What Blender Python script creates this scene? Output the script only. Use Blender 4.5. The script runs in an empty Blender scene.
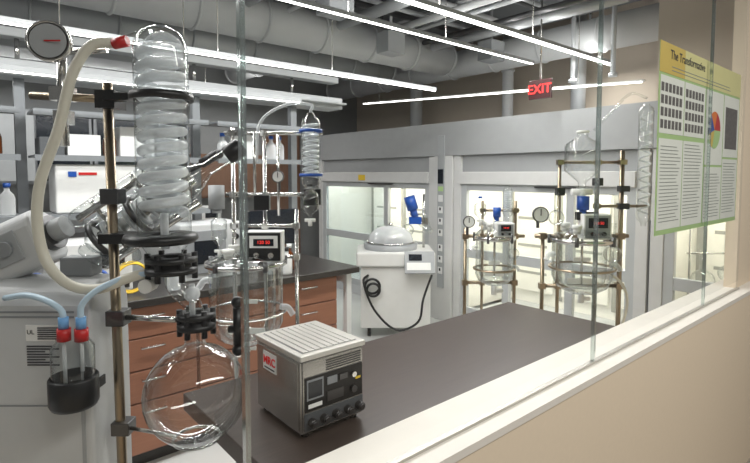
import bpy, bmesh, math, random
from mathutils import Vector, Matrix
random.seed(4)
S = bpy.context.scene
try:
    S.view_settings.view_transform = 'Standard'
except Exception:
    pass
RZ = math.radians(-40.5)

def lin(c):
    o = []
    for v in c:
        v = v/255.0
        o.append(v/12.92 if v <= .04045 else ((v+.055)/1.055)**2.4)
    return o

def M(name, c, r=.5, m=0.0, es=0.0, var=.06, sc=12, stretch=None, bump=0.0):
    mt = bpy.data.materials.new(name); mt.use_nodes = True
    nt = mt.node_tree; b = nt.nodes['Principled BSDF']
    c = lin(c)
    tc = nt.nodes.new('ShaderNodeTexCoord'); mp = nt.nodes.new('ShaderNodeMapping')
    ns = nt.nodes.new('ShaderNodeTexNoise'); ns.inputs['Scale'].default_value = sc; ns.inputs['Detail'].default_value = 4
    if stretch: mp.inputs['Scale'].default_value = stretch
    mx = nt.nodes.new('ShaderNodeMix'); mx.data_type = 'RGBA'
    mx.inputs[6].default_value = [v*(1-var) for v in c]+[1]
    mx.inputs[7].default_value = [min(1, v*(1+var)) for v in c]+[1]
    nt.links.new(tc.outputs['Object'], mp.inputs['Vector']); nt.links.new(mp.outputs[0], ns.inputs['Vector'])
    nt.links.new(ns.outputs[0], mx.inputs[0]); nt.links.new(mx.outputs[2], b.inputs['Base Color'])
    b.inputs['Roughness'].default_value = r; b.inputs['Metallic'].default_value = m
    if es:
        nt.links.new(mx.outputs[2], b.inputs['Emission Color']); b.inputs['Emission Strength'].default_value = es
    if bump:
        bp = nt.nodes.new('ShaderNodeBump'); bp.inputs['Strength'].default_value = bump
        nt.links.new(ns.outputs[0], bp.inputs['Height']); nt.links.new(bp.outputs[0], b.inputs['Normal'])
    return mt

def G(name, tint=(.95, .97, .97), body=.04, edge=.8, power=3.0, rough=.03, gcol=(1, 1, 1), diff=None, etint=None):
    mt = bpy.data.materials.new(name); mt.use_nodes = True
    nt = mt.node_tree; nt.nodes.clear()
    o = nt.nodes.new('ShaderNodeOutputMaterial'); mix = nt.nodes.new('ShaderNodeMixShader')
    t = nt.nodes.new('ShaderNodeBsdfTransparent'); t.inputs[0].default_value = (*tint, 1)
    if diff:
        g = nt.nodes.new('ShaderNodeBsdfPrincipled'); g.inputs['Base Color'].default_value = (*diff, 1); g.inputs['Roughness'].default_value = rough
        g.inputs['Specular IOR Level'].default_value = 1.0
    else:
        g = nt.nodes.new('ShaderNodeBsdfGlossy'); g.inputs[0].default_value = (*gcol, 1); g.inputs['Roughness'].default_value = rough
    lw = nt.nodes.new('ShaderNodeLayerWeight'); lw.inputs[0].default_value = .5
    p = nt.nodes.new('ShaderNodeMath'); p.operation = 'POWER'; p.inputs[1].default_value = power
    a = nt.nodes.new('ShaderNodeMath'); a.operation = 'MULTIPLY_ADD'; a.inputs[1].default_value = edge; a.inputs[2].default_value = body
    a.use_clamp = True
    nt.links.new(lw.outputs['Facing'], p.inputs[0]); nt.links.new(p.outputs[0], a.inputs[0]); nt.links.new(a.outputs[0], mix.inputs[0])
    if etint:
        p2 = nt.nodes.new('ShaderNodeMath'); p2.operation = 'POWER'; p2.inputs[1].default_value = 1.8
        mc = nt.nodes.new('ShaderNodeMix'); mc.data_type = 'RGBA'
        mc.inputs[6].default_value = (*tint, 1); mc.inputs[7].default_value = (*etint, 1)
        nt.links.new(lw.outputs['Facing'], p2.inputs[0]); nt.links.new(p2.outputs[0], mc.inputs[0]); nt.links.new(mc.outputs[2], t.inputs[0])
    nt.links.new(t.outputs[0], mix.inputs[1]); nt.links.new(g.outputs[0], mix.inputs[2]); nt.links.new(mix.outputs[0], o.inputs[0])
    return mt

# ---------------------------------------------------------------- materials
white = M('painted_white', (224, 225, 224), .45)
sillw = M('sill_white', (228, 223, 214), .5)
beige = M('beige_wall_paint', (228, 212, 188), .85, var=.03, sc=60, bump=.02)
tan = M('tan_wall_paint', (196, 184, 168), .85, var=.03)
greywall = M('grey_wall_paint', (132, 134, 135), .8)
darkceil = M('exposed_ceiling', (84, 86, 88), .9, var=.3, sc=3)
beamm = M('beam_paint', (140, 143, 145), .8, var=.15, sc=3)
floorm = M('floor_resin', (196, 197, 195), .25, var=.05, sc=3)
hallfloor = M('corridor_floor', (160, 150, 138), .6)
black = M('black_plastic', (16, 16, 17), .38)
blackmat = M('black_resin_worktop', (52, 49, 47), .28, var=.12, sc=40)
brownmat = M('dark_brown_laminate', (66, 55, 50), .33, var=.3, sc=8, stretch=(1, 14, 1))
wood = M('reddish_brown_wood', (152, 103, 80), .45, var=.16, sc=6, stretch=(1, 1, 14))
doorm = M('dark_door_wood', (112, 82, 64), .5, var=.2, sc=6, stretch=(14, 1, 1))
steel = M('stainless_steel', (206, 205, 202), .18, 1.0)
alu = M('anodised_aluminium', (190, 187, 180), .4, .6)
bronze = M('brushed_steel_tube', (158, 143, 122), .28, 1.0)
darksteel = M('dark_steel', (100, 100, 101), .35, 1.0)
galv = M('galvanised_duct', (186, 189, 191), .4, .35, var=.14, sc=4)
greyp = M('grey_plastic', (160, 163, 165), .45)
midgrey = M('mid_grey_enamel', (138, 141, 144), .45)
darkgrey = M('dark_grey_enamel', (78, 81, 84), .45)
lgrey = M('light_grey_enamel', (198, 200, 201), .4)
cartw = M('cart_white', (218, 218, 215), .4)
casem = M('brushed_metal_case', (178, 176, 172), .27, .9, stretch=(1, 1, 20), sc=10)
casetop = M('light_metal_cover', (216, 213, 206), .3, .5)
shelfm = M('grey_shelf_steel', (128, 132, 136), .45, .25)
beamw = M('beam_grey', (176, 179, 181), .5)
ductw = M('pale_duct', (206, 208, 209), .5, var=.08, sc=4)
hoodw = M('hood_white', (206, 206, 205), .4)
sashw = M('sash_frame_grey', (184, 187, 188), .4)
fascia = M('hood_fascia_grey', (158, 160, 161), .5)
linerm = M('hood_liner', (247, 245, 236), .5)
slotm = M('liner_slot_grey', (170, 170, 162), .6)
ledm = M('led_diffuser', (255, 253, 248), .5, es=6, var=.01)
hoodled = M('hood_lamp_diffuser', (255, 251, 238), .5, es=9, var=.01)
blue = M('blue_plastic', (24, 76, 160), .35)
lblue = M('pale_blue_cap', (110, 164, 215), .4)
red = M('red_plastic', (190, 28, 28), .4)
redlogo = M('red_logo_print_glow', (215, 30, 34), .5, es=.1)  # print given a faint glow of its own so the logo looks brighter
redglow = M('red_led_digits', (240, 50, 40), .5, es=.9)
exitred = M('exit_sign_red', (255, 46, 44), .4, es=1.2)
exitdark = M('exit_sign_housing', (58, 10, 12), .4)
ptfe = M('white_ptfe', (232, 232, 228), .5)
labelw = M('white_label', (234, 234, 231), .6)
inkm = M('dark_ink', (50, 50, 54), .6)
inkg = M('grey_ink', (140, 144, 138), .6)
hosew = M('translucent_silicone_hose', (214, 210, 195), .35)
hoseb = M('pale_blue_hose', (186, 208, 224), .35)
yellow = M('yellow_sign', (226, 190, 50), .6)
green = M('poster_green', (172, 202, 138), .6)
gold = M('poster_gold', (208, 182, 92), .6)
palec = M('poster_pale_yellow', (220, 214, 152), .6)
paper = M('poster_paper', (232, 234, 226), .6)
photo = M('poster_photo', (96, 92, 90), .6, var=.6, sc=60)
orange = M('orange_print', (220, 120, 50), .6)
screenm = M('dark_screen', (24, 30, 38), .15)
amber = M('amber_bottle_glass', (90, 45, 15), .12)
pane = G('window_glass', (.98, .99, .985), .03, .35, 4.0, .0)
glass = G('laboratory_glass', (.975, .985, .98), .05, .65, 2.4, .02, etint=(.46, .50, .50))
jacketg = G('condenser_jacket_glass', (.985, .99, .99), .03, .7, 4.0, .01, etint=(.6, .63, .64))
coilg = G('coil_glass', (.94, .96, .97), .34, .6, 1.2, .04, diff=(.93, .95, .96), etint=(.6, .63, .66))
sashg = G('sash_glass', (.62, .70, .77), .12, .4, 3, .02)  # blue-grey colour holds the room's reflection in the sash
paneedge = G('glass_edge', (.70, .78, .76), .35, .4, 1.5, .1)

# ---------------------------------------------------------------- mesh builder
class B:
    def __init__(s, k=1.0, off=(0, 0, 0)): s.bm = bmesh.new(); s.k = k; s.off = Vector(off)
    def _v(s, p): return s.bm.verts.new(Vector(p)*s.k+s.off)
    def box(s, x0, x1, y0, y1, z0, z1, T=None):
        P = [(x0, y0, z0), (x1, y0, z0), (x1, y1, z0), (x0, y1, z0), (x0, y0, z1), (x1, y0, z1), (x1, y1, z1), (x0, y1, z1)]
        if T is not None: P = [T @ Vector(p) for p in P]
        v = [s._v(p) for p in P]
        for f in [(3, 2, 1, 0), (4, 5, 6, 7), (0, 1, 5, 4), (1, 2, 6, 5), (2, 3, 7, 6), (3, 0, 4, 7)]:
            s.bm.faces.new([v[i] for i in f])
        return s
    def quad(s, pts):
        s.bm.faces.new([s._v(p) for p in pts]); return s
    def prism(s, pts, x0, x1, T=None):
        A_ = [Vector((x0, p[0], p[1])) for p in pts]; B_ = [Vector((x1, p[0], p[1])) for p in pts]
        if T is not None: A_ = [T @ p for p in A_]; B_ = [T @ p for p in B_]
        a = [s._v(p) for p in A_]; b = [s._v(p) for p in B_]
        n = len(pts)
        s.bm.faces.new(a[::-1]); s.bm.faces.new(b)
        for i in range(n): s.bm.faces.new([a[i], a[(i+1) % n], b[(i+1) % n], b[i]])
        return s
    def lathe(s, prof, o=(0, 0, 0), d=(0, 0, 1), n=32, capped=False):
        d = Vector(d).normalized(); o = Vector(o)
        q = Vector((0, 0, 1)).rotation_difference(d)
        rings = []
        for r, z in prof:
            if r < 1e-6: rings.append([s._v(o+q @ Vector((0, 0, z)))])
            else: rings.append([s._v(o+q @ Vector((r*math.cos(2*math.pi*i/n), r*math.sin(2*math.pi*i/n), z))) for i in range(n)])
        for a, b in zip(rings[:-1], rings[1:]):
            for i in range(n):
                j = (i+1) % n
                if len(a) == 1 and len(b) == 1: continue
                if len(a) == 1: f = s.bm.faces.new([a[0], b[j], b[i]])
                elif len(b) == 1: f = s.bm.faces.new([a[i], a[j], b[0]])
                else: f = s.bm.faces.new([a[i], a[j], b[j], b[i]])
                f.smooth = True
        if capped:
            if len(rings[0]) > 1: s.bm.faces.new(rings[0][::-1])
            if len(rings[-1]) > 1: s.bm.faces.new(rings[-1])
        return s
    def cyl(s, p, q, r, r2=None, n=16):
        p = Vector(p); q = Vector(q); L = (q-p).length
        return s.lathe([(r, 0), (r if r2 is None else r2, L)], p, q-p, n, True)
    def sph(s, c, r, n=20, sx=1.0):
        m = 10
        return s.lathe([(abs(r*math.sin(math.pi*i/m)) if 0 < i < m else 0, -r*sx*math.cos(math.pi*i/m)) for i in range(m+1)], c, (0, 0, 1), n)
    def tube(s, pts, r, n=8, smooth=True, sub=6):
        P = [Vector(p) for p in pts]
        if smooth and len(P) > 2:
            Q = []
            E = [2*P[0]-P[1]]+P+[2*P[-1]-P[-2]]
            for i in range(1, len(E)-2):
                for t in range(sub):
                    t = t/sub; a, b, c, d = E[i-1], E[i], E[i+1], E[i+2]
                    Q.append(.5*((2*b)+(c-a)*t+(2*a-5*b+4*c-d)*t*t+(3*b-a-3*c+d)*t**3))
            Q.append(P[-1]); P = Q
        nrm = None; rings = []
        for i, p in enumerate(P):
            t = (P[min(i+1, len(P)-1)]-P[max(i-1, 0)]).normalized()
            if nrm is None: nrm = t.orthogonal().normalized()
            nrm = (nrm-t*nrm.dot(t)).normalized(); bn = t.cross(nrm)
            rings.append([s._v(p+r*(math.cos(2*math.pi*j/n)*nrm+math.sin(2*math.pi*j/n)*bn)) for j in range(n)])
        for a, b in zip(rings[:-1], rings[1:]):
            for j in range(n):
                f = s.bm.faces.new([a[j], a[(j+1) % n], b[(j+1) % n], b[j]]); f.smooth = True
        s.bm.faces.new(rings[0][::-1]); s.bm.faces.new(rings[-1])
        return s
    def torus(s, c, R, r, d=(0, 0, 1), n=28, m=8):
        return s.lathe([(R+r*math.cos(2*math.pi*i/m), r*math.sin(2*math.pi*i/m)) for i in range(m+1)], c, d, n)
    def helix(s, x, y, z0, z1, R, turns, r, n=6):
        N = int(turns*24)
        return s.tube([(x+R*math.cos(2*math.pi*i/24), y+R*math.sin(2*math.pi*i/24), z0+(z1-z0)*i/N) for i in range(N+1)], r, n, False)

def mk(name, b, mat, bevel=0):
    me = bpy.data.meshes.new(name)
    bmesh.ops.recalc_face_normals(b.bm, faces=b.bm.faces)
    b.bm.to_mesh(me); b.bm.free()
    me.materials.append(mat)
    ob = bpy.data.objects.new(name, me); S.collection.objects.link(ob)
    if bevel:
        md = ob.modifiers.new('bevel', 'BEVEL'); md.width = bevel; md.segments = 3; md.limit_method = 'ANGLE'
    return ob
def part(name, b, mat, parent, bevel=0, label=None):
    ob = mk(name, b, mat, bevel); ob.parent = parent
    if label: ob['label'] = label
    return ob
def root(name, label, cat, loc=(0, 0, 0), rz=0.0, group=None):
    e = bpy.data.objects.new(name, None); e.empty_display_size = .05
    e.location = loc; e.rotation_euler = (0, 0, rz); S.collection.objects.link(e)
    e['label'] = label; e['category'] = cat
    if group: e['group'] = group
    return e
def thing(name, b, mat, label, cat, loc=(0, 0, 0), rz=0.0, bevel=0, group=None):
    o = mk(name, b, mat, bevel); o.location = loc; o.rotation_euler = (0, 0, rz)
    o['label'] = label; o['category'] = cat
    if group: o['group'] = group
    return o
def struct(name, b, mat):
    o = mk(name, b, mat); o['kind'] = 'structure'; return o
def copy_tree(o, loc, rz=None):
    n = o.copy(); S.collection.objects.link(n); n.location = loc
    if rz is not None: n.rotation_euler = (0, 0, rz)
    for c in [c for c in bpy.data.objects if c.parent == o]:
        d = c.copy(); d.parent = n; S.collection.objects.link(d)
        for c2 in [q for q in bpy.data.objects if q.parent == c]:
            d2 = c2.copy(); d2.parent = d; S.collection.objects.link(d2)
    return n
def text(name, s, size, mat, parent, loc, rot=(math.pi/2, 0, 0), align='CENTER', depth=.0004, fat=0):
    cu = bpy.data.curves.new(name, 'FONT'); cu.body = s; cu.size = size; cu.extrude = depth; cu.offset = fat
    cu.align_x = align; cu.align_y = 'CENTER'
    to = bpy.data.objects.new(name+'_tmp', cu); S.collection.objects.link(to)
    dg = bpy.context.evaluated_depsgraph_get(); dg.update()
    me = bpy.data.meshes.new_from_object(to.evaluated_get(dg))
    bpy.data.objects.remove(to)
    me.materials.clear(); me.materials.append(mat)
    ob = bpy.data.objects.new(name, me); S.collection.objects.link(ob)
    ob.parent = parent; ob.location = loc; ob.rotation_euler = rot
    return ob

# ---------------------------------------------------------------- room
XL, XR, YF, YB, ZC = -2.0, 5.0, .735, 6.3, 3.3
struct('floor', B().box(XL, XR, .80, YB, -.1, 0), floorm)
struct('floor_corridor', B().box(XL, 6, -2, .70, -.1, 0), hallfloor)
struct('ceiling', B().box(XL, XR, .62, YB, ZC, ZC+.1), darkceil)
struct('wall_back', B().box(XL, XR, YB, YB+.1, 0, ZC), greywall)
struct('wall_left', B().box(XL-.1, XL, .8, YB, 0, ZC), greywall)
struct('wall_right', B().box(XR, XR+.1, .8, YB, 0, ZC), tan)
struct('wall_front', B().box(XL, 6, .684, .80, 0, .93), beige)
struct('wall_front_upper', B().box(XL, 6, .70, .78, 2.75, ZC), beige)
struct('wall_front_end', B().box(3.13, 6, .745, .80, .95, 2.75), beige)
struct('wall_bulkhead', B().box(3.93, 4.98, .81, 1.46, 2.082, ZC-.002), tan)
struct('trim_1', B().box(XL, 6, .68, .86, .93, .95), sillw)
struct('trim_2', B().box(XL, 3.13, .728, .742, .95, .957), alu)
xs = [XL, -.84, .354, 1.537, 2.58, 3.13]
for i in range(5):
    struct('window_%d' % (i+1), B().quad([(xs[i]+.004, YF, .957), (xs[i+1]-.004, YF, .957), (xs[i+1]-.004, YF, 2.75), (xs[i]+.004, YF, 2.75)]), pane)
for i in range(1, 5):
    struct('trim_%d' % (i+3), B().box(xs[i]-.0045, xs[i]+.0045, .729, .741, .957, 2.75), paneedge)
struct('trim_3', B().box(3.93, 4.98, .81, 6.28, 1.74, 2.08), fascia)
struct('door_1', B().box(3.32, 3.9, 6.25, 6.3, 0, 2.1), doorm)

# beams
for i, x in enumerate([-1.0, .1, 1.2, 2.3, 3.4, 4.4]):
    thing('ceiling_beam', B().box(-.07, .07, -2.7, 2.7, .27, .3).box(-.07, .07, -2.7, 2.7, 0, .03).box(-.012, .012, -2.7, 2.7, .03, .27), beamm, 'grey steel ceiling beam spanning the lab', 'beam', (x, 3.55, 3.0), group='steel ceiling beams')
def duct(label, p, q, r, mat, hang=True):
    p = Vector(p); q = Vector(q); L = (q-p).length; dr = (q-p)/L
    e = root('air_duct', label, 'duct', p)
    part('duct_body', B().cyl((0, 0, 0), q-p, r, n=28), mat, e)
    n = max(1, int(L/.55))
    for i in range(n+1): part('seam_ring', B().torus(dr*(L*i/n), r+.003, .012, dr), mat, e)
    if hang:
        for t in (.15, .5, .85):
            c = dr*(L*t); part('hanger_strap', B().box(c.x-.012, c.x+.012, c.y-.012, c.y+.012, r, ZC-p.z), steel, e)
    return e
duct('large round silver ventilation duct under the ceiling', (-1.9, 4.6, 2.8), (4.1, 4.6, 2.8), .17, galv)
duct('round grey ventilation duct above the fume hoods', (4.5, 1.55, 2.8), (4.5, 6.2, 2.8), .15, ductw)
duct('pale branch duct crossing the ceiling', (2.85, 4.9, 2.84), (2.85, 6.1, 2.84), .12, ductw)
duct('narrow pale round duct under the ceiling', (-1.9, 1.45, 2.88), (3.8, 1.45, 2.88), .08, galv)
duct('large white round duct under the ceiling', (-1.9, 3.75, 2.80), (4.2, 3.75, 2.80), .17, ductw)
duct('white vertical exhaust pipe above the fume hoods', (4.75, 3.3, 2.08), (4.75, 3.3, 3.29), .06, ductw, False)
duct('white vertical exhaust pipe above the fume hoods', (4.78, 4.75, 2.08), (4.78, 4.75, 3.29), .08, ductw, False)
duct('white vertical exhaust pipe above the fume hoods', (4.78, 2.5, 2.08), (4.78, 2.5, 3.29), .07, galv, False)
e = root('rectangular_duct', 'grey rectangular sheet metal air duct', 'duct', (-1.7, 4.9, 2.55))
part('duct_body', B().box(0, 3.5, 0, .45, 0, .28), galv, e, .005)
for i in range(5): part('seam_flange', B().box(.02+.85*i, .05+.85*i, -.015, .465, -.015, .295), galv, e)
part('hanger_strap', B().box(1.0, 1.02, .2, .22, .28, .75), steel, e)
for i, (y, z, r, m) in enumerate([(1.75, 2.95, .025, galv), (3.2, 2.92, .03, darksteel), (3.35, 2.88, .02, galv), (5.6, 2.95, .04, ductw), (1.95, 2.94, .025, ductw), (2.05, 2.96, .015, darksteel), (2.3, 2.93, .02, galv), (2.4, 2.95, .02, darksteel), (2.85, 2.95, .035, ductw), (2.95, 2.96, .015, darksteel), (3.05, 2.90, .02, galv), (4.15, 2.93, .03, ductw), (5.15, 2.9, .03, darksteel)]):
    thing('ceiling_pipe', B().cyl((-1.9, 0, 0), (3.9, 0, 0), r), m, 'thin metal service pipe running under the ceiling', 'pipe', (0, y, z), group='ceiling service pipes')
for i, (x, z, r, m) in enumerate([(-.4, 2.82, .03, galv), (.6, 2.83, .04, beamm), (1.0, 2.83, .02, darksteel), (1.75, 2.82, .03, galv), (3.75, 2.82, .04, galv), (3.62, 2.84, .025, darksteel), (3.1, 2.84, .03, ductw), (2.1, 2.84, .02, ductw), (2.6, 2.82, .045, galv), (3.25, 2.84, .02, galv), (1.4, 2.84, .02, ductw)]):
    thing('ceiling_pipe', B().cyl((0, 1.6, 0), (0, 3.5, 0), r), m, 'thin metal cross pipe hung under the ceiling', 'pipe', (x, 0, z), group='ceiling service pipes')
for i, (x, y) in enumerate([(.7, 3.3), (2.0, 2.75), (3.0, 3.3), (3.9, 2.9), (-.3, 2.5)]):
    e = root('junction_box', 'grey metal junction box on a conduit under the ceiling', 'junction box', (x, y, 2.6), group='ceiling junction boxes')
    part('box', B().box(-.1, .1, -.08, .08, 0, .18), (galv, beamm)[i % 2], e, .005)
    part('conduit', B().cyl((0, 0, .181), (0, 0, ZC-2.6), .015), galv, e)
for i, y in enumerate((1.9, 2.25)):
    thing('sprinkler_drop', B().cyl((0, 0, 0), (0, 0, .9), .02).cyl((0, 0, -.03), (0, 0, 0), .035), galv, 'slim metal pipe dropping from the ceiling over the hoods', 'pipe', (4.2, y, 2.38), group='pipe drops')

# lamps
def lamp(y, x0, x1, w, z=2.55, p=40, lab='long slim white pendant strip light, lit', up=0):
    e = root('pendant_or_reflection_strip', lab, 'light', ((x0+x1)/2, y, z), group='strip lights')
    L = (x1-x0)/2
    part('housing', B().box(-L, L, -w/2, w/2, .004, .03), greyp, e)
    part('diffuser', B().box(-L+.01, L-.01, -w/2+.003, w/2-.003, -.004, .003), ledm, e)
    for t in (-.8, -.3, .2, .55): part('suspension_wire', B().cyl((L*t, 0, .03), (L*t, 0, ZC-z), .003, n=6), steel, e)
    for sgn, pw in ((0, p), (1, up)):  # second, upward light is added to brighten the ceiling
        if not pw: continue
        ld = bpy.data.lights.new('lamp', 'AREA'); ld.shape = 'RECTANGLE'; ld.size = L*2; ld.size_y = w; ld.energy = pw
        ld.color = (1, .985, .965)
        lo = bpy.data.objects.new('lamp_light', ld); lo.location = (0, 0, .035 if sgn else -.010); lo.rotation_euler = (math.pi*sgn, 0, 0); lo.parent = e; S.collection.objects.link(lo)
lamp(2.13, -1.2, 4.7, .05, p=68, up=12)
lamp(2.58, -1.2, 4.1, .024, p=38, up=9)
lamp(2.90, -1.6, 3.15, .014, z=2.246, p=6, up=1)
lamp(2.86, -1.6, 1.8, .010, z=2.02, p=0)
lamp(5.5, -1.5, 3.3, .024, z=2.45, p=46, up=8)  # extra strip kept to brighten the rear of the lab
e = root('pendant_or_reflection_strip', 'slim glowing strip standing in for a light reflection over the fume hoods', 'light', (3.82, 3.2, 2.30), group='strip lights')  # glowing strip added in place of a light reflection in the glass
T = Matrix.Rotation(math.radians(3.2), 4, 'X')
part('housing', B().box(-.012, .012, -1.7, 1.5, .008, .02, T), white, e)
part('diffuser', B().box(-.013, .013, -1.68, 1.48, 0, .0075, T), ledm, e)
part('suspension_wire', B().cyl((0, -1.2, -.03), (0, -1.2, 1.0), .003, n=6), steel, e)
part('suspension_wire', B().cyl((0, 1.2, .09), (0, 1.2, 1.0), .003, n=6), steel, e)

# exit sign
e = root('exit_sign', 'red illuminated exit sign hanging over the hoods', 'sign', (3.72, 2.27, 2.165))
part('housing', B().box(-.015, .015, -.10, .10, 0, .155), exitdark, e, .004)
part('sign_stem', B().cyl((0, 0, .155), (0, 0, 1.135), .008), steel, e)
text('lettering', 'EXIT', .105, exitred, e, (-.018, 0, .076), (math.pi/2, 0, -math.pi/2), fat=.0008)

# ---------------------------------------------------------------- fume hoods
def hood(y0, w, label, mull, power=25):
    e = root('fume_hood', label, 'fume hood', (3.95, y0, 0), group='row of fume hoods')
    for a in (0, w-.09):
        part('side_post', B().box(0, .1, a, a+.09, 0, 1.738), hoodw, e, .004)
    part('header', B().box(-.02, .1, .09, w-.09, 1.45, 1.57), hoodw, e, .004)
    part('upper_panel', B().box(.03, .1, .09, w-.09, 1.571, 1.738), fascia, e)
    part('liner', B().box(.101, .98, .0, .02, .12, 1.71).box(.101, .98, w-.02, w, .12, 1.71).box(.96, .98, .021, w-.021, .12, 1.71).box(.101, .98, .0, w, 1.711, 1.735), linerm, e)
    part('base', B().box(.02, .98, .091, w-.091, 0, .119), lgrey, e)
    n = max(1, int(round(w/.65)))
    pw = (w-.1)/n
    for j in range(n):
        c0 = .05+j*pw
        bf = part('baffle', B().box(.92, .95, c0+.05, c0+pw-.05, .25, 1.6), linerm, e, .03)
        part('baffle_gap', B().box(.952, .958, c0+pw-.045, c0+pw+.03, .2, 1.65), slotm, bf)
        for q in range(4): part('baffle_slot', B().box(.914, .9195, c0+pw*.2, c0+pw*.8, .45+.3*q, .478+.3*q), slotm, bf)
    b = B().box(.015, .055, .09, w-.09, .71, .80).box(.015, .055, .09, w-.09, .12, .20).box(.015, .055, .09, w-.09, 1.385, 1.449)
    for m in mull+[.125, w-.125]: b.box(.010, .060, m-.035, m+.035, .12, 1.449)
    part('sash_frame', b, sashw, e, .003)
    b = B()
    for (z0, z1) in ((.20, .71), (.8, 1.385)): b.quad([(.035, .14, z0), (.035, w-.14, z0), (.035, w-.14, z1), (.035, .14, z1)])
    part('sash_glass', b, pane, e)
    part('interior_lamp', B().box(.2, .32, .15, w-.15, 1.68, 1.705), hoodled, e)
    ld = bpy.data.lights.new('hood_lamp', 'AREA'); ld.shape = 'RECTANGLE'; ld.size = .12; ld.size_y = w-.3; ld.energy = power; ld.color = (1, .975, .90)
    lo = bpy.data.objects.new('hood_light', ld); lo.location = (.26, w/2, 1.67); lo.rotation_euler = (0, math.radians(-22), 0); lo.parent = e; S.collection.objects.link(lo)
    part('pull_handle', B().box(-.02, .0, w*.3, w*.5, 1.425, 1.44), darksteel, e)
    return e
h3 = hood(.82, .66, 'white fume hood beside the corridor wall, interior lit', [], 7)
hood(1.50, 1.88, 'white walk-in fume hood with lit cream interior', [.62, 1.25], 15.5)
h = hood(3.64, 2.2, 'white walk-in fume hood, one sash coloured blue-grey for its reflection', [.8], 17)
b = B()
for (z0, z1) in ((.20, .71), (.8, 1.385)): b.quad([(.03, .835, z0), (.03, 2.06, z0), (.03, 2.06, z1), (.03, .835, z1)])
part('sash_reflection_tint', b, sashg, h)  # room reflection put into the pane as a blue-grey tint
part('sash_notice', B().box(-.024, -.0205, 1.15, 1.28, 1.47, 1.54), yellow, h)
# service column
e = root('service_column', 'white service column with sockets between the hoods', 'service column', (3.93, 3.385, 0))
part('column_body', B().box(0, .12, 0, .25, 0, 1.738), hoodw, e, .004)
part('control_strip', B().box(-.012, 0, .1, .19, .35, 1.95), greyp, e, .002)
for z in (.5, .62, .74, .9, 1.02, 1.14, 1.26): part('outlet_plate', B().box(-.018, -.0125, .115, .175, z, z+.07), white, e, .001)
for z in (.53, .65, .77, .93, 1.05, 1.17): part('socket', B().box(-.021, -.0185, .135, .155, z, z+.03), black, e)
part('indicator_display', B().box(-.02, -.0125, .11, .18, 1.45, 1.6), screenm, e)
part('green_label', B().box(-.014, -.0125, .11, .18, 1.37, 1.42), green, e)
# glassware in the near hood
e = root('distillation_stand', 'small lattice stand with glass flasks inside the hood', 'laboratory stand', (4.25, 1.15, .12), RZ)
for x in (-.18, .18): part('rod', B().cyl((x, 0, 0), (x, 0, 1.2), .008), steel, e)
for z in (.5, .85, 1.15): part('cross_rod', B().cyl((-.2, 0, z), (.2, 0, z), .007), steel, e)
part('flask', B().sph((-.08, 0, .65), .08).cyl((-.08, 0, .72), (-.08, 0, .86), .02), glass, e)
part('flask', B().sph((.1, 0, .7), .06).cyl((.1, 0, .75), (.1, 0, 1.1), .022), glass, e)
part('base', B().box(-.22, .22, -.1, .1, 0, .02), darksteel, e)

# ---------------------------------------------------------------- tank cart
e = root('bath_cart', 'white wheeled bath tank with glass dome lid', 'laboratory bath', (3.33, 3.60, 0), RZ)
part('cabinet', B().box(-.33, .33, -.24, .24, .09, .68), cartw, e, .012)
part('rim', B().box(-.37, .37, -.28, .28, .681, .82), cartw, e, .02)
part('basin', B().lathe([(.26, 0), (.265, .05), (.22, .055), (.2, .005), (0, .002)], (-.04, 0, .82)), greyp, e)
part('dome', B().lathe([(.225, 0), (.222, .04), (.195, .10), (.145, .145), (.08, .168), (.0, .172)], (-.04, 0, .87)), coilg, e)
part('dome_rim', B().torus((-.04, 0, .885), .228, .008), steel, e)
part('dome_knob', B().cyl((-.04, 0, 1.042), (-.04, 0, 1.07), .02), steel, e)
T = Matrix.Translation((.12, -.29, .74)) @ Matrix.Rotation(math.radians(-25), 4, 'X')
part('control_panel', B().box(-.04, .24, -.02, .01, -.12, .09, T), greyp, e, .006)
part('panel_display', B().box(.0, .12, -.024, -.021, .0, .06, T), screenm, e)
part('panel_label', B().box(-.02, .2, -.024, -.021, -.09, -.02, T), labelw, e)
for sx in (-.25, .25):
    for sy in (-.18, .18):
        part('caster', B().cyl((sx-.015, sy, .045), (sx+.015, sy, .045), .045).cyl((sx, sy, .05), (sx, sy, .09), .012), black, e)
part('power_cable', B().tube([(-.26, -.25, .6), (-.3, -.33, .55), (-.2, -.36, .3), (0, -.38, .12), (.2, -.4, .2), (.25, -.36, .4), (.33, -.33, .62)], .011), black, e)
part('cable_coil', B().torus((-.22, -.27, .50), .07, .012, (0, 1, .1)).torus((-.21, -.29, .47), .06, .012, (0, 1, 0)), black, e)
part('side_arm', B().cyl((.29, .05, .82), (.29, .05, 1.35), .012).cyl((.14, .05, 1.15), (.29, .05, 1.15), .01).box(.24, .33, .02, .08, 1.05, 1.12), steel, e)
part('motor_head', B().cyl((.18, 0, 1.2), (.14, 0, 1.33), .055).cyl((.2, 0, 1.13), (.18, 0, 1.2), .035).box(.14, .26, -.03, .05, 1.06, 1.13), blue, e)
part('condenser_arm', B().cyl((.2, 0, 1.12), (.36, 0, .98), .03).cyl((.28, -.02, 1.2), (.34, -.02, 1.0), .02), glass, e)
part('receiver_flask', B().sph((.13, 0, 1.0), .06).cyl((.13, 0, 1.05), (.13, 0, 1.12), .02), glass, e)

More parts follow.
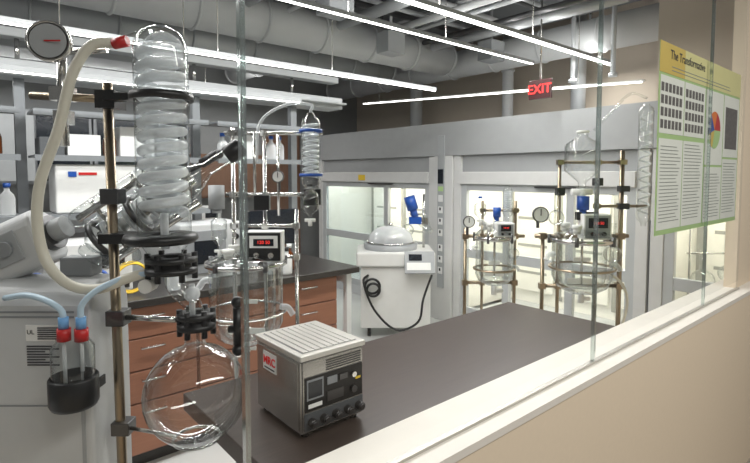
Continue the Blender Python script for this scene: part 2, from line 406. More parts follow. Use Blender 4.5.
# ---------------------------------------------------------------- island bench
e = root('island_worktop', 'long black resin island worktop with white end frame', 'worktop', (.6, 3.09, 0))
part('top', B().box(-2.1, 1.55, -.41, .41, .87, .91), blackmat, e, .004)
part('leg', B().box(1.46, 1.5, -.38, -.34, 0, .869), white, e)
part('leg', B().box(1.46, 1.5, .34, .38, 0, .869), white, e)
part('crossbar', B().box(1.46, 1.5, -.339, .339, .8, .868), white, e)
def cabinet(x, w, loc):
    e = root('drawer_cabinet', 'reddish-brown wooden drawer unit with steel handles', 'cabinet', loc, group='wooden drawer units')
    part('body', B().box(0, w, .02, .6, .08, .868), wood, e)
    part('plinth', B().box(.01, w-.01, .06, .58, 0, .079), black, e)
    zs = [.09, .36, .53, .70, .865]
    for i in range(4):
        dr = part('drawer', B().box(.008, w-.008, 0, .019, zs[i]+.004, zs[i+1]-.004), wood, e, .003)
        zc = zs[i+1]-.05
        part('handle', B().cyl((w/2-.06, -.02, zc), (w/2+.06, -.02, zc), .005).cyl((w/2-.055, -.02, zc), (w/2-.055, 0, zc), .004).cyl((w/2+.055, -.02, zc), (w/2+.055, 0, zc), .004), steel, dr)
    return e
c0 = cabinet(0, .48, (-.9, 2.72, 0))
for i in range(1, 6): copy_tree(c0, (-.9+.482*i, 2.72, 0))
for i, x in enumerate((-.7, .32, 1.31, 2.08)):
    thing('shelf_upright', B().box(-.025, .025, -.025, .025, 0, 1.17), shelfm, 'grey steel upright carrying the island shelves', 'upright', (x, 3.44, .91), group='shelf uprights')
thing('service_beam', B().box(-2.0, 1.9, -.1, .1, 0, .09).box(-2.0, 1.9, -.16, .16, .03, .045), beamw, 'light grey overhead service beam above the island', 'beam', (.6, 3.44, 2.081), bevel=.006)
thing('service_beam', B().box(-2.0, 1.9, -.05, .05, 0, .05), beamw, 'slim grey upper rail above the island', 'beam', (.6, 3.44, 2.30), bevel=.006)
for i, x in enumerate((-.7, .32, 1.31, 2.08)):
    thing('rail_hanger', B().cyl((0, 0, 0), (0, 0, .128), .012), steel, 'short steel hanger between the overhead rails', 'hanger', (x, 3.44, 2.1715), group='rail hangers')
shz = (1.32, 1.64, 1.88)
sx = [(-.67, .29), (.35, 1.28), (1.34, 2.05)]
for (a, b_) in sx:
    for z in shz:
        if a > 1.3 and z == 1.32: continue
        thing('steel_shelf', B().box(a-.0, b_, -.16, .11, 0, .012).box(a, b_, -.17, -.16, -.02, .012), shelfm, 'grey steel shelf over the island bench', 'shelf', (0, 3.30, z), group='island shelves')

def bottle(kind, loc):
    e = root('reagent_bottle', {'amber': 'amber glass reagent bottle with white cap', 'clear': 'clear glass bottle with blue cap', 'white': 'white plastic bottle with black cap'}[kind], 'bottle', loc, group='reagent bottles')
    part('bottle_body', B().lathe([(0, 0), (.035, 0), (.036, .01), (.036, .09), (.03, .11), (.013, .13), (.013, .15)], n=16), {'amber': amber, 'clear': coilg, 'white': white}[kind], e)
    part('cap', B().cyl((0, 0, .148), (0, 0, .172), .017), {'amber': white, 'clear': blue, 'white': black}[kind], e)
    return e
protos = {k: None for k in ('amber', 'clear', 'white')}
def put_bottle(k, loc):
    if protos[k] is None: protos[k] = bottle(k, loc)
    else: copy_tree(protos[k], loc)
for z in shz:
    if z > 1.8: continue
    for (a, b_) in sx:
        if a > 1.3 and z == 1.32: continue
        x = a+.03
        if a > 0 and z == 1.32: x = .93
        while x < b_-.09:
            r = random.random()
            if r < .45:
                put_bottle(random.choice(('clear', 'white', 'clear', 'clear', 'amber')), (x+.04, 3.25+random.uniform(-.03, .04), z+.012))
                x += .088
            elif r < .95:
                w = random.uniform(.10, .2)
                if x+w < b_-.02:
                    cm, cl = random.choice(((white, 'white'), (darkgrey, 'dark grey'), (lgrey, 'light grey'), (white, 'white'), (midgrey, 'mid grey')))
                    thing('storage_box', B().box(0, w, -.1, .08, 0, random.uniform(.09, .19)), cm, 'plain '+cl+' carton on the island shelf', 'box', (x, 3.3, z+.013), bevel=.003, group='cartons on the shelves')
                x += w+.015
            else: x += .08
for (x, y, kd) in ((.30, 2.80, 'clear'), (.93, 2.8, 'clear'), (1.55, 2.85, 'clear'), (1.63, 2.78, 'white'), (1.50, 3.0, 'clear'), (1.72, 2.9, 'amber')):
    put_bottle(kd, (x, y, .911))
e = root('shelf_instrument', 'white instrument box with a small coloured logo on the shelf', 'instrument', (.44, 3.28, 1.334))
part('casing', B().box(0, .44, -.12, .12, 0, .27), white, e, .01)
part('logo_panel', B().box(.06, .1, -.124, -.121, .2, .23), blue, e)
part('logo_stripe', B().box(.11, .2, -.124, -.121, .21, .225), red, e)
part('vent', B().box(.25, .4, -.124, -.121, .05, .13), greyp, e)
e = root('bench_instrument', 'pale grey bench instrument with dark screen', 'instrument', (.38, 3.1, .91))
part('casing', B().box(0, .38, -.15, .15, 0, .28), white, e, .01)
part('front_screen', B().box(.22, .34, -.155, -.1505, .14, .22), screenm, e)
part('base_panel', B().box(.02, .36, -.155, -.1505, .02, .06), darksteel, e)
e = root('bench_instrument', 'pale grey oven-like bench instrument with dark door', 'instrument', (1.02, 3.1, .91))
part('casing', B().box(0, .4, -.15, .15, 0, .34), lgrey, e, .01)
part('door', B().box(.03, .28, -.16, -.1505, .04, .30), midgrey, e, .004)
part('door_window', B().box(.08, .23, -.163, -.1605, .1, .24), screenm, e)
part('knob', B().cyl((.34, -.17, .25), (.34, -.151, .25), .02), black, e)
part('knob', B().cyl((.34, -.17, .15), (.34, -.151, .15), .02), black, e)
for i, (m, R, x) in enumerate([(hosew, .06, .40), (blue, .07, .55), (yellow, .08, .72)]):
    b = B()
    for j in range(3): b.torus((0, .01*j, R+.008+.004*j), R, .005, (.1*(j-1), 1, .15))
    thing('hose_coil', b, m, ['milky', 'blue', 'yellow'][i]+' thin plastic hose coiled on the island worktop', 'hose', (x, 2.82, .912), group='coiled hoses')
e = root('computer_monitor', 'black flat computer monitor on the island', 'monitor', (1.80, 3.25, .91))
part('screen', B().box(-.2, .2, -.02, .02, .12, .38), screenm, e, .006)
part('stand', B().box(-.03, .03, .021, .04, .02, .3).box(-.12, .12, -.08, .1, 0, .015), black, e, .004)
# rear wall benches & cupboards
e = root('wall_bench', 'grey rear bench with black top along the back wall', 'bench', (.6, 6.0, 0))
part('carcass', B().box(-2.5, 2.2, -.25, .25, 0, .869), lgrey, e)
part('top', B().box(-2.52, 2.22, -.3, .26, .87, .91), blackmat, e)
for i in range(5):
    wd = i == 4
    e = root('wall_cupboard', ('dark brown wooden wall cupboard on the back wall' if wd else 'grey glass-fronted wall cupboard on the back wall'), 'cupboard', (-1.9+i*1.04, 6.1, 1.25 if wd else 1.45), group='rear wall cupboards')
    hh_ = .55 if wd else .75
    part('carcass', B().box(0, 1.02, 0, .19, 0, hh_), doorm if wd else midgrey, e, .004)
    part('door', B().box(.03, .50, -.02, -.001, .03, hh_-.03), doorm if wd else (screenm if i % 2 else greyp), e)
    part('door', B().box(.52, .99, -.02, -.001, .03, hh_-.03), doorm if wd else screenm, e)
for i in range(5):
    e = root('rear_bench_instrument', 'pale boxy laboratory instrument on the rear bench', 'instrument', (-1.6+i*.9, 5.9, .91), group='instruments on the rear bench')
    part('casing', B().box(0, .5, -.12, .2, 0, .25+.06*(i % 2)), (white, lgrey)[i % 2], e, .01)
    part('screen', B().box(.3, .45, -.125, -.1205, .12, .22), screenm, e)

# ---------------------------------------------------------------- window counter
e = root('window_counter', 'dark brown laminate counter along the glass wall', 'counter', (.5, 1.16, 0))
part('counter_top', B().box(.0, 1.62, -.298, .29, .86, .91), brownmat, e, .003)
part('support_panel', B().box(.30, .34, -.27, .20, 0, .859), darkgrey, e)
part('support_panel', B().box(1.55, 1.59, -.27, .25, 0, .859), lgrey, e)

# ---------------------------------------------------------------- control unit with knobs
e = root('power_controller', 'silver vented laboratory control unit with dials and knobs', 'control unit', (.622, .998, .91))
W, Dp, Hh = .19, .225, .205
part('casing', B().box(0, W, .004, Dp, .012, Hh-.013), casem, e, .004)
part('side_plate', B().box(-.0025, -.0002, .012, Dp-.008, .02, Hh-.02), casem, e, .001)
part('top_cover', B().box(-.004, W+.004, -.004, Dp+.003, Hh-.012, Hh+.002), casetop, e, .003)
part('vent_recess', B().box(.012, W-.012, .014, Dp-.014, Hh+.0021, Hh+.0026), midgrey, e)
for i in range(9):
    part('vent_slat', B().box(.014+.0183*i, .0285+.0183*i, .014, Dp-.014, Hh+.0027, Hh+.005), casetop, e, .001)
part('front_panel', B().box(.004, W-.004, -.002, .003, .018, Hh-.014), casem, e, .002)
b = B()
for i in range(5): b.box(.070, .178, -.0034, -.0022, .157+.006*i, .1595+.006*i)
part('front_vents', b, black, e)
part('front_bezel', B().box(.008, W-.008, -.0045, -.0022, .068, .152), black, e)
part('lower_panel', B().box(.006, W-.006, -.0045, -.0022, .022, .064), darkgrey, e)
part('display_bezel', B().box(.012, .060, -.0055, -.0046, .096, .146), midgrey, e)
part('meter_display', B().box(.016, .056, -.0065, -.0056, .101, .141), screenm, e)
part('connector_block', B().box(.070, .100, -.008, -.0047, .122, .140), midgrey, e)
part('connector_block', B().box(.108, .132, -.008, -.0047, .124, .138), darksteel, e)
part('connector_block', B().box(.070, .12, -.007, -.0047, .080, .104), darksteel, e)
part('nameplate', B().box(.016, .056, -.0055, -.0047, .076, .086), labelw, e)
part('fuse_holder', B().cyl((.152, -.012, .128), (.152, -.0047, .128), .007), steel, e)
part('fuse_holder', B().cyl((.152, -.012, .09), (.152, -.0047, .09), .009), darksteel, e)
part('warning_label', B().box(.160, .176, -.0055, -.0047, .112, .118), yellow, e)
for i in range(5):
    x = .024+i*.036
    part('knob', B().cyl((x, -.022, .042), (x, -.005, .042), .011, n=20).cyl((x, -.026, .042), (x, -.022, .042), .008), darksteel, e, .001)
part('logo_plate', B().box(-.0040, -.0026, .114, .182, .128, .176), labelw, e)
text('logo_lettering', 'MRC', .030, redlogo, e, (-.0048, .148, .154), (math.pi/2, 0, -math.pi/2), fat=.0005)
part('logo_underline', B().box(-.0048, -.0041, .122, .174, .133, .1365), inkm, e)
for (x, y) in ((.02, .02), (W-.02, .02), (.02, Dp-.02), (W-.02, Dp-.02)): part('foot', B().cyl((x, y, 0), (x, y, .012), .01), black, e)

def condenser(par, k, x, y, h0, h1, r, turns, name='condenser'):
    L = h1-h0
    j = part(name+'_jacket', B(k).lathe([(r*.35, -r*.7), (r*.4, -r*.2), (r*.9, r*.3), (r, r*.8), (r, L-r*.8), (r*.85, L-r*.25), (r*.45, L), (r*.4, L+r*.35)], (x, y, h0)), glass, par)
    part('cooling_coil', B(k).helix(x, y, h0+r*1.0, h1-r*.8, r*.72, turns, r*.15), coilg, j)
    return j

# ---------------------------------------------------------------- rotary evaporator standing on the floor
k = .00236
def E(): return B(k, (0, 0, .91))
FL = -.91/k
e = root('rotary_evaporator', 'grey rotary evaporator with tall coil condenser and round flask', 'rotary evaporator', (.398, 1.212, 0), RZ)
part('stand_pole', E().cyl((-64, 22, FL+14), (-71, 22, 365), 5, n=20), bronze, e)
part('stand_foot', E().box(-95, 40, 14, 30, FL+8, FL+14).box(-95, -85, -40, 60, FL+8, FL+14).box(30, 40, -40, 60, FL+8, FL+14), darksteel, e, .003)
for (x, y) in ((-90, -36), (-90, 56), (35, -36), (35, 56)): part('caster', E().cyl((x-4, y, FL+8), (x+4, y, FL+8), 8), black, e)
cx = -6
part('condenser_jacket', E().lathe([(9, 168), (10, 180), (22, 200), (25.5, 212), (25.5, 392), (24, 400), (20, 408), (12, 414), (0, 416)], (cx, 0, 0), n=48), jacketg, e)
part('cooling_coil', E().helix(cx, 0, 232, 394, 19, 12, 5.0, 12), coilg, e)
part('inner_return_tube', E().cyl((cx, 0, 196), (cx, 0, 232), 4), coilg, e)
part('top_loop', E().tube([(cx-14, 4, 390), (cx-13, 4, 402), (cx, 4, 408), (cx+13, 4, 402), (cx+18, 4, 392)], 4.4, 12), coilg, e)
part('top_port', E().tube([(cx-8, 0, 408), (cx-22, 0, 406), (cx-34, 0, 402)], 5), glass, e)
part('red_cap', E().cyl((cx-46, 0, 399), (cx-32, 0, 402), 5.5), red, e)
part('clamp', E().lathe([(26, -3.5), (30, -3.5), (30, 3.5), (26, 3.5), (26, -3.5)], (cx, 0, 347)).box(cx-58, cx-28, -3, 12, 344, 351).box(-78, -58, 10, 34, 338, 356), black, e)
part('clamp', E().lathe([(11, -4), (32, -3), (36, 1), (34, 6), (11, 6), (11, -4)], (cx-4, 0, 205)).box(-77, -35, 6, 34, 200, 210), black, e)
def coupling(x, z, R, par):
    b = E().lathe([(8, -6), (R, -6), (R, -1), (R*.75, 0), (R*.75, 4), (R, 5), (R, 10), (8, 10), (8, -6)], (x, 0, z))
    j = part('bolted_coupling', b, black, par)
    for i in range(6):
        a = i*math.pi/3+.3
        part('coupling_bolt', E().cyl((x+(R-3)*math.cos(a), (R-3)*math.sin(a), z-13), (x+(R-3)*math.cos(a), (R-3)*math.sin(a), z+14), 3, n=10), black, j)
coupling(cx+6, 178, 25, e)
part('adapter', E().tube([(cx+6, 0, 172), (cx+9, 0, 158), (14, 0, 146), (22, 0, 136), (24, 0, 118)], 8.5, 16), glass, e)
part('drip_tube', E().cyl((20, 0, 116), (20, 0, 160), 3).sph((20, 0, 150), 8), coilg, e)
coupling(24, 121, 19, e)
prof = [(10, 112), (10, 101), (11.5, 97)]
for i in range(1, 17):
    a = math.radians(15+165*i/16)
    prof.append((max(0, 51*math.sin(a)) if i < 16 else 0, 47+51*math.cos(a)))
part('round_flask', E().lathe(prof, (22, 0, 0), n=56), glass, e)
part('flask_ring', E().torus((22, 0, .5), 23, 1.6).cyl((-62, 20, 1), (0, 2, .5), 2), steel, e)
part('silicone_hose', E().tube([(cx-46, 0, 400), (-72, -4, 396), (-90, -6, 368), (-104, -8, 315), (-122, -10, 265), (-127, -10, 222), (-118, -12, 185), (-96, -14, 163), (-68, -14, 158), (-40, -10, 168), (-22, -2, 172)], 5.0, 14), hosew, e, label='thick milky silicone hose')
part('horizontal_bar', E().cyl((-150, 22, 352), (-66, 22, 348), 4), bronze, e)
part('side_pipe', E().cyl((-115, 18, 300), (-115, 18, 405), 5).cyl((-115, 18, 395), (-68, 18, 398), 3.5).box(-124, -106, 10, 28, 346, 360).box(-122, -108, 12, 26, 322, 336), steel, e)
g = part('pressure_gauge', E().lathe([(0, 0), (19, 0), (20, 2), (20, 9), (18, 10), (18, 8), (0, 8)], (-118, 8, 402), (.25, -1, 0)), steel, e)
part('gauge_face', E().lathe([(0, 0), (16.5, 0)], (-118+2.2, -.9, 402), (.25, -1, 0)), greyp, g)
part('gauge_needle', E().box(-119, -103, -2.3, -1.6, 401, 402.4), red, g)
part('lower_valve', E().cyl((-30, -4, 160), (-14, -4, 160), 4).cyl((-22, -12, 160), (-22, 4, 160), 7), ptfe, e)
part('support_rod', E().cyl((-66, 22, 120), (6, 4, 122), 3), steel, e)
part('boss_head', E().box(-76, -57, 13, 31, 112, 128).box(-78, -59, 13, 31, 240, 256).box(-74, -55, 13, 31, -6, 8), darksteel, e, .002)
part('outlet_tube', E().tube([(44, 4, 120), (56, 8, 118), (62, 8, 110), (62, 8, 92)], 4), glass, e)
part('cross_valve', E().cyl((55, 6, 112), (72, 6, 112), 4).cyl((64, 6, 96), (64, 6, 134), 4.5).sph((64, 6, 90), 6).sph((64, 6, 140), 6), black, e)
# trap bottle
bx, by = -88, -24
j = part('trap_bottle', E().lathe([(0, 62), (18, 62), (19, 66), (19, 104), (14, 111), (14, 113)], (bx, by, 0), n=28), glass, e, label='small clear trap bottle in a black holder')
part('bottle_holder', E().lathe([(0, 46), (20, 46), (22, 50), (22, 74), (20.5, 76), (20.5, 56), (0, 56)], (bx, by, 0), n=28).box(bx-8, bx+8, by+15, by+42, 50, 60), black, j)
part('bottle_cap', E().cyl((bx-8, by, 110), (bx-8, by, 122), 6.2), red, j)
part('bottle_cap', E().cyl((bx+9, by, 110), (bx+9, by, 122), 6.2), red, j)
part('blue_fitting', E().cyl((bx-8, by, 122), (bx-8, by, 133), 4.6), lblue, j)
part('blue_fitting', E().cyl((bx+9, by, 122), (bx+9, by, 133), 4.6), lblue, j)
part('dip_tube', E().cyl((bx-8, by, 66), (bx-8, by, 110), 1.8).cyl((bx+9, by, 80), (bx+9, by, 110), 1.8), coilg, j)
part('thin_hose', E().tube([(bx+9, by, 131), (bx+11, by, 146), (bx+26, by+4, 160), (bx+50, by+14, 170), (bx+68, by+18, 172)], 3), hoseb, j)
part('thin_hose', E().tube([(bx-8, by, 131), (bx-10, by, 140), (bx-26, by+4, 148), (bx-50, by+10, 152), (bx-75, by+15, 148)], 3), hoseb, j)
# machine housing
off = Vector((-.318, .06, .91)); k2 = .0024
def H(): return B(k2, off)
F2 = -.91/k2
part('housing', H().prism([(-28, F2+12), (50, F2+12), (50, 128), (42, 148), (28, 158), (-4, 158), (-20, 150), (-28, 136)], -80, 52), lgrey, e, .012)
part('plinth', H().box(-76, 48, -22, 46, F2, F2+11.5), black, e)
part('side_vent_strip', H().box(-76, 36, -28.8, -28.1, 124, 126).box(-76, 36, -28.8, -28.1, 129, 131), midgrey, e)
part('corner_trim', H().box(40, 44, -29, -28.1, F2+20, 122), greyp, e, .001)
part('front_seam', H().box(-78, 39.5, -28.6, -28.1, 34, 35.5), midgrey, e)
pl = part('rating_plate', H().box(-12, 24, -29.2, -28.1, 101, 117), labelw, e)
text('plate_print', 'UL', .015, inkm, pl, (off.x-.017, off.y-.0708, .91+.264))
b = H()
for i in range(6): b.box(0, 22, -30.0, -29.4, 103+i*2.2, 104+i*2.2)
for i in range(8): b.box(-12, 20-(i % 3)*7, -28.8, -28.1, 76+i*2.7, 77.2+i*2.7)
part('plate_lines', b, inkm, pl)
# tilted drive unit
TD = Matrix.Translation((-28, 8, 172)) @ Matrix.Rotation(math.radians(-24), 4, 'Y')
part('drive_body', H().prism([(-10, -8), (18, -8), (26, -2), (28, 8), (28, 34), (22, 46), (12, 52), (-4, 52), (-13, 46), (-16, 36), (-16, 2)], -42, 26, TD), lgrey, e, .012)
part('drive_cover', H().box(-36, 8, -18, -16.2, 6, 38, TD), greyp, e, .003)
part('drive_knob', H().cyl(TD @ Vector((-6, -22, 22)), TD @ Vector((-6, -18.2, 22)), 8, n=24), midgrey, e, .001)
part('drive_flange', H().cyl(TD @ Vector((26.2, 4, 22)), TD @ Vector((34, 4, 22)), 19, n=28), darksteel, e, .001)
part('drive_collar', H().cyl(TD @ Vector((34, 4, 22)), TD @ Vector((48, 4, 22)), 12, n=28), greyp, e, .001)
part('vent_lines', H().box(-32, -18, -18.6, -18.1, 10, 12, TD).box(-32, -18, -18.6, -18.1, 16, 18, TD).box(-32, -18, -18.6, -18.1, 22, 24, TD), darkgrey, e)
part('tilt_bracket', H().box(0, 34, 8, 30, 158, 178), midgrey, e, .004)
A = Vector((24, 24, 188)); Bv = Vector((172, 50, 290)); dn = (Bv-A).normalized(); L = (Bv-A).length
part('vapour_tube', H().lathe([(8, 0), (17, 8), (19, 18), (19, L-56), (14, L-44), (8, L-32), (8, L)], A, dn, 32), glass, e)
part('vapour_inner_tube', H().cyl(A+dn*15, A+dn*(L-50), 8), steel, e)
for t in range(7): part('tube_fin', H().lathe([(9, 0), (15, 0), (15, 3), (9, 3), (9, 0)], A+dn*(24+t*13), dn, 24), coilg, e)
up = (Vector((0, 0, 1))-dn*dn.z).normalized()
part('upper_tube', H().lathe([(5, 0), (10, 5), (11, 12), (11, L-70), (7, L-60), (5, L-50)], A+up*31, dn, 28), glass, e)
part('upper_tube_core', H().cyl(A+up*31+dn*8, A+up*31+dn*(L-60), 4), steel, e)
part('slanted_arm', H().cyl(A-up*26, A-up*26+dn*(L-60), 5), steel, e)
for t in (12, 58, 104): part('arm_clamp', H().lathe([(19.5, 0), (22, 0), (22, 6), (19.5, 6), (19.5, 0)], A+dn*t, dn, 28), darksteel, e)
for t in (30, 80): part('arm_tie', H().cyl(A+dn*t-up*28, A+dn*t+up*42, 2.4), steel, e)
part('arm_end_cap', H().lathe([(0, 0), (10, 0), (11, 4), (11, 18), (7, 22), (0, 22)], Bv-dn*6, dn), black, e)
part('receiving_tube', H().tube([(20, 20, 186), (36, 12, 178), (60, 8, 176), (84, 8, 182)], 7, 14), glass, e)

# ---------------------------------------------------------------- jacketed reactors
def reactor(label, loc, k, v, poles, bars, ctrls, motor, conds, funnels, gauges, base, metal, lightface=False):
    e = root('glass_reactor', label, 'glass reactor', loc, RZ, 'jacketed glass reactors')
    vx, vt, vb, vr = v
    part('jacket_vessel', B(k).lathe([(0, vb), (vr*.5, vb+1), (vr*.85, vb+vr*.25), (vr, vb+vr*.6), (vr, vt-4), (vr*.96, vt)], (vx, 0, 0), n=40), glass, e)
    part('inner_vessel', B(k).lathe([(0, vb+5), (vr*.45, vb+6), (vr*.72, vb+vr*.35), (vr*.8, vb+vr*.65), (vr*.8, vt)], (vx, 0, 0), n=36), glass, e)
    part('lid', B(k).lathe([(vr*1.04, vt), (vr*1.04, vt+2), (vr*.95, vt+5), (vr*.7, vt+9), (vr*.35, vt+11.5), (0, vt+12)], (vx, 0, 0), n=36), glass, e)
    part('lid_clamp', B(k).lathe([(vr*.97, vt-2), (vr*1.1, vt-2), (vr*1.1, vt+2), (vr*.97, vt+2), (vr*.97, vt-2)], (vx, 0, 0), n=36), steel, e)
    for i in range(5):
        a = i*1.2566+.4
        part('rim_clamp', B(k).cyl((vx+vr*1.08*math.cos(a), vr*1.08*math.sin(a), vt-4), (vx+vr*1.08*math.cos(a), vr*1.08*math.sin(a), vt+5), vr*.07, n=10), darksteel, e)
    part('jacket_port', B(k).tube([(vx+vr*.95, 0, vb+vr), (vx+vr*1.15, -2, vb+vr), (vx+vr*1.3, -3, vb+vr*.8)], vr*.09), coilg, e)
    part('jacket_port', B(k).tube([(vx-vr*.95, 0, vt-vr*.5), (vx-vr*1.15, -2, vt-vr*.5), (vx-vr*1.3, -3, vt-vr*.7)], vr*.09), coilg, e)
    part('support_ring', B(k).torus((vx, 0, vb+vr*.9), vr*1.08, 1.2), metal, e)
    part('stirrer_shaft', B(k).cyl((vx, 0, vb+8), (vx, 0, motor[1]), 1.2), steel, e)
    part('stirrer_blade', B(k).box(vx-vr*.5, vx+vr*.5, -.8, .8, vb+9, vb+15).box(vx-vr*.3, vx+vr*.3, -.8, .8, vb+vr*1.1, vb+vr*1.1+4), ptfe, e)
    part('drain_valve', B(k).cyl((vx, 0, vb-10), (vx, 0, vb+1), 3).cyl((vx-1, 0, vb-6), (vx+9, 0, vb-6), 2.2), ptfe, e)
    for a, rr in ((.6, .55), (2.4, .6), (4.0, .55)):
        part('lid_port', B(k).cyl((vx+vr*rr*math.cos(a), vr*rr*math.sin(a), vt+7), (vx+vr*rr*math.cos(a), vr*rr*math.sin(a), vt+14), vr*.12).cyl((vx+vr*rr*math.cos(a), vr*rr*math.sin(a), vt+12), (vx+vr*rr*math.cos(a), vr*rr*math.sin(a), vt+16), vr*.16), ptfe, e)
    for (x, y, h0, h1, r) in poles:
        part('frame_pole', B(k).cyl((x, y, h0), (x, y, h1), r, n=14), metal, e)
    for (x0, x1, y, h, r) in bars:
        part('frame_bar', B(k).cyl((x0, y, h), (x1, y, h), r, n=12), metal, e)
    for (x, y, h0, h1, r) in poles:
        for (x0, x1, y2, h, r2) in bars:
            if abs(y-y2) < 3 and x0-2 <= x <= x1+2 and h0 <= h <= h1: part('frame_joint', B(k).box(x-r-1.2, x+r+1.2, y-r-1.2, y+r+1.2, h-r2-1, h+r2+1), metal, e)
    bx0, bx1, by0, by1 = base
    bb = B(k).box(bx0, bx1, by0, by0+4, 10, 14).box(bx0, bx1, by1-4, by1, 10, 14).box(bx0, bx0+4, by0+3, by1-3, 10, 14).box(bx1-4, bx1, by0+3, by1-3, 10, 14)
    bb.box(bx0+1, bx1-1, 8, 23, 10.5, 13.5)
    part('base_frame', bb, metal, e)
    for (x, y) in ((bx0+3, by0+3), (bx1-3, by0+3), (bx0+3, by1-3), (bx1-3, by1-3)):
        part('caster', B(k).cyl((x-2, y, 5), (x+2, y, 5), 5), black, e)
    part('stirrer_motor', B(k).cyl((motor[0], 0, motor[1]), (motor[0], 0, motor[1]+motor[2]), motor[3]).cyl((motor[0], 0, motor[1]-4), (motor[0], 0, motor[1]), motor[3]*.6), motor[4], e)
    for (x, h, w, hh) in ctrls:
        c = part('controller', B(k).box(x-w/2, x+w/2, -12, 4, h-hh/2, h+hh/2), labelw, e, .004, 'white-edged digital stirrer controller with red digits')
        part('control_face', B(k).box(x-w/2+1.5, x+w/2-1.5, -12.8, -12.1, h-hh/2+1.5, h+hh/2-1.5), greyp if lightface else black, c)
        part('display_window', B(k).box(x-w/2+4, x+w/2-4, -13.3, -12.9, h-1, h+hh*.36), black if lightface else labelw, c)
        part('display_screen', B(k).box(x-w*.28, x+w*.28, -13.8, -13.4, h+1.0, h+hh*.26), screenm, c)
        text('red_digits', '120 50', hh*.15*k, redglow, c, (x*k, -13.95*k, (h+hh*.13+.6)*k))
        for kx in (-.2, .2): part('control_knob', B(k).cyl((x+w*kx, -15, h-hh*.27), (x+w*kx, -12.8, h-hh*.27), hh*.09), steel if not lightface else black, c)
    for (x, y, h0, h1, r) in conds: condenser(e, k, x, y, h0, h1, r, 10)
    for (x, y, h0, h1, r, cm) in funnels:
        part('addition_funnel', B(k).lathe([(r*.2, h0), (r*.22, h0+(h1-h0)*.2), (r, h0+(h1-h0)*.4), (r, h0+(h1-h0)*.85), (r*.3, h1-1), (r*.3, h1+3)], (x, y, 0)), glass, e)
        part('funnel_tap', B(k).cyl((x-r*.6, y, h0+2), (x+r*.6, y, h0+2), r*.2).cyl((x, y, h0-4), (x, y, h0+3), r*.24), ptfe, e)
        part('tap_cap', B(k).cyl((x, y, h1+3), (x, y, h1+5), r*.36), cm, e)
    for (x, h, r) in gauges:
        g = part('pressure_gauge', B(k).lathe([(0, 0), (r, 0), (r, 3), (r*.88, 3.4), (r*.88, 2.6), (0, 2.6)], (x, -6, h), (0, -1, 0), 24).cyl((x, -6, h), (x, 0, h), r*.25).cyl((x, 0, h+1), (x, 0, h-14), r*.2), darksteel, e)
        part('gauge_face', B(k).lathe([(0, 0), (r*.86, 0)], (x, -8.9, h), (0, -1, 0), 24), labelw, g)
        part('gauge_needle', B(k).box(x-.4, x+.4, -9.4, -9.1, h-1, h+r*.7), inkm, g)
    return e

k = .004
e = reactor('jacketed glass reactor with controller and coil condenser by the counter', (.98, 1.83, 0), k,
    (-21, 297, 214, 37),
    [(-38, 18, 12, 436, 2.2), (-29, 18, 12, 470, 2.6), (-5, 18, 12, 432, 2), (28, 18, 12, 350, 2)],
    [(-46, 56, 18, 430, 2), (-46, 50, 18, 366, 2), (-38, 30, 18, 333, 2), (-58, 30, 18, 300, 2)],
    [(0, 315, 36, 31)], (-50, 352, 24, 8, greyp),
    [(45, 8, 374, 446, 10)], [(44, 6, 338, 372, 9, black), (-50, 6, 306, 345, 8, blue)], [(14, 385, 6)], (-60, 40, -38, 42), steel)
part('black_arm', B(k).cyl((-66, 4, 398), (-50, 4, 408), 5).sph((-48, 4, 408), 5).cyl((-66, 4, 398), (-92, 6, 384), 3), black, e)
for h in (385, 430): part('blue_clamp', B(k).lathe([(10.5, 0), (12, 0), (12, 3), (10.5, 3), (10.5, 0)], (45, 8, h)), blue, e)
part('junction_block', B(k).box(-14, 2, 6, 14, 350, 366), black, e, .004)
part('junction_block', B(k).box(36, 54, 14, 24, 355, 372), black, e, .004)
part('tie_rod', B(k).cyl((-12, 4, 366), (-12, 4, 430), 1.5), steel, e)
part('tie_rod', B(k).cyl((12, 4, 345), (12, 4, 428), 1.5), steel, e)
part('vapour_line', B(k).tube([(45, 8, 450), (45, 8, 458), (20, 8, 458), (-6, 6, 440), (-10, 4, 400)], 1.6), coilg, e)

k = .0062
e = reactor('large jacketed glass reactor in a brushed steel frame', (3.03, 1.49, 0), k,
    (-7, 184, 130, 29),
    [(13, 14, 12, 262, 1.8), (38, 14, 12, 274, 2.4), (-26, 14, 12, 264, 1.8), (-42, 14, 12, 186, 2)],
    [(-50, 46, 14, 186, 2.2), (10, 66, 14, 217, 1.6), (-28, 40, 14, 262, 1.6), (-44, 40, 14, 134, 2)],
    [(3, 198, 27, 25)], (-7, 214, 14, 6, blue),
    [(57, 6, 202, 318, 7)], [(-8, 2, 230, 288, 17, ptfe)], [(-52, 210, 8)], (-45, 45, -30, 30), bronze, True)
for (x0, x1, y0, y1, z0, z1) in ((-14, 8, -3, 3, 204, 212), (34, 44, 8, 16, 214, 220), (34, 44, 8, 16, 232, 238), (-30, -22, 8, 16, 228, 236), (9, 17, 9, 18, 238, 246)):
    part('black_coupling', B(k).box(x0, x1, y0, y1, z0, z1), black, e, .003)
part('side_tube', B(k).tube([(57, 6, 326), (40, 6, 330), (20, 6, 310), (4, 4, 294)], 1.2), glass, e)
part('side_flask', B(k).sph((27, 6, 168), 9).cyl((27, 6, 175), (27, 6, 200), 2.5), glass, e)
part('side_flask', B(k).sph((-32, 4, 206), 8).cyl((-32, 4, 212), (-32, 4, 232), 2.4), glass, e)
part('hose_line', B(k).tube([(20, -3, 150), (32, -4, 140), (40, 0, 120), (36, 6, 90), (20, 10, 60)], 1.4), hosew, e)
k = .0068
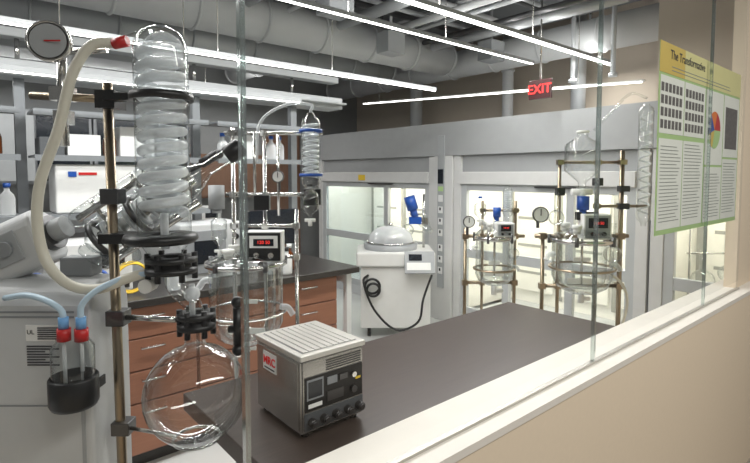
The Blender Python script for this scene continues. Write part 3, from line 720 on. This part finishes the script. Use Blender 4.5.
e = reactor('smaller jacketed glass reactor with brass-toned frame', (2.88, 2.09, 0), k,
    (0, 163, 114, 19),
    [(-28, 12, 12, 172, 1.8), (-10, 12, 12, 200, 1.4), (24, 12, 12, 200, 1.8)],
    [(-30, 34, 12, 163, 1.8), (-30, 26, 12, 114, 1.8), (-12, 28, 12, 190, 1.3)],
    [(8, 172, 18, 14)], (2, 184, 10, 4, blue),
    [(14, 5, 184, 214, 5)], [(-14, 5, 178, 200, 6, blue)], [(-28, 180, 6)], (-32, 28, -24, 24), bronze, True)
part('side_flask', B(k).sph((20, 2, 146), 6).cyl((20, 2, 150), (20, 2, 160), 2), glass, e)

# ---------------------------------------------------------------- poster
e = root('research_poster', 'green and white printed research poster taped to the glass', 'poster', (2.045, .752, 1.312))
part('poster_sheet', B().box(0, 1.05, 0, .0015, 0, .74), green, e)
part('header_band', B().box(.0, .26, -.0012, -.0004, .625, .74), gold, e)
part('header_band', B().box(.261, 1.05, -.0012, -.0004, .625, .74), palec, e)
for (x0, x1) in ((.012, .262), (.27, .52)):
    part('column_box', B().box(x0, x1, -.0012, -.0004, .395, .615), paper, e)
b = B()
for x0 in (.02, .28):
    for r_ in range(4):
        for c in range(6):
            b.box(x0+c*.038, x0+.027+c*.038, -.002, -.0014, .555-r_*.047, .588-r_*.047)
part('portrait_photos', b, photo, e)
for (x0, x1, z0, z1) in ((.012, .262, .02, .375), (.27, .52, .02, .375), (.535, .785, .02, .27), (.535, .785, .28, .615), (.795, 1.038, .02, .31), (.795, 1.038, .32, .615)):
    part('column_box', B().box(x0, x1, -.0012, -.0004, z0, z1), paper, e)
b = B()
for x0, x1, z0, z1 in ((.03, .245, .05, .35), (.285, .50, .05, .36), (.55, .77, .04, .25), (.81, 1.02, .05, .29), (.12, .9, .64, .66)):
    z = z0
    while z < z1:
        b.box(x0, x1-random.random()*.05, -.002, -.0014, z, z+.003); z += .014
part('text_lines', b, inkg, e)
for i, (m, a0, a1) in enumerate(((red, 0, 1.2), (orange, 1.2, 2.2), (blue, 2.2, 3.4), (green, 4.4, 6.283), (gold, 3.4, 4.4))):
    b = B(); vs = [b._v((.66, -.0022, .44))]
    for t in range(13):
        a = a0+(a1-a0)*t/12; vs.append(b._v((.66+.085*math.cos(a), -.0022, .44+.085*math.sin(a))))
    b.bm.faces.new(vs); part('pie_segment', b, m, e)
part('picture_block', B().box(.82, 1.01, -.002, -.0014, .36, .56), photo, e)
text('poster_title', 'The Transformative', .05, inkm, e, (.10, -.0022, .70), align='LEFT')

# ---------------------------------------------------------------- light
def area(loc, rot, sx_, sy_, p, col=(1, .97, .92)):
    l = bpy.data.lights.new('area', 'AREA'); l.shape = 'RECTANGLE'; l.size = sx_; l.size_y = sy_; l.energy = p; l.color = col
    o = bpy.data.objects.new('corridor_light', l); o.location = loc; o.rotation_euler = rot; S.collection.objects.link(o)
area((1.5, -.8, 2.9), (0, 0, 0), 3.5, .3, 72)
w = bpy.data.worlds.new('World'); S.world = w; w.use_nodes = True
w.node_tree.nodes['Background'].inputs[0].default_value = (.55, .54, .52, 1)
w.node_tree.nodes['Background'].inputs[1].default_value = .30

# ---------------------------------------------------------------- camera
cd = bpy.data.cameras.new('camera'); cam = bpy.data.objects.new('camera', cd); S.collection.objects.link(cam)
cd.sensor_width = 36; cd.lens = 24; cd.clip_start = .02
pit = math.radians(3.3)
cd.shift_y = -(57.5-500*math.tan(pit))/750
cam.location = (0, 0, 1.55); cam.rotation_euler = (math.pi/2-pit, 0, RZ)
S.camera = cam
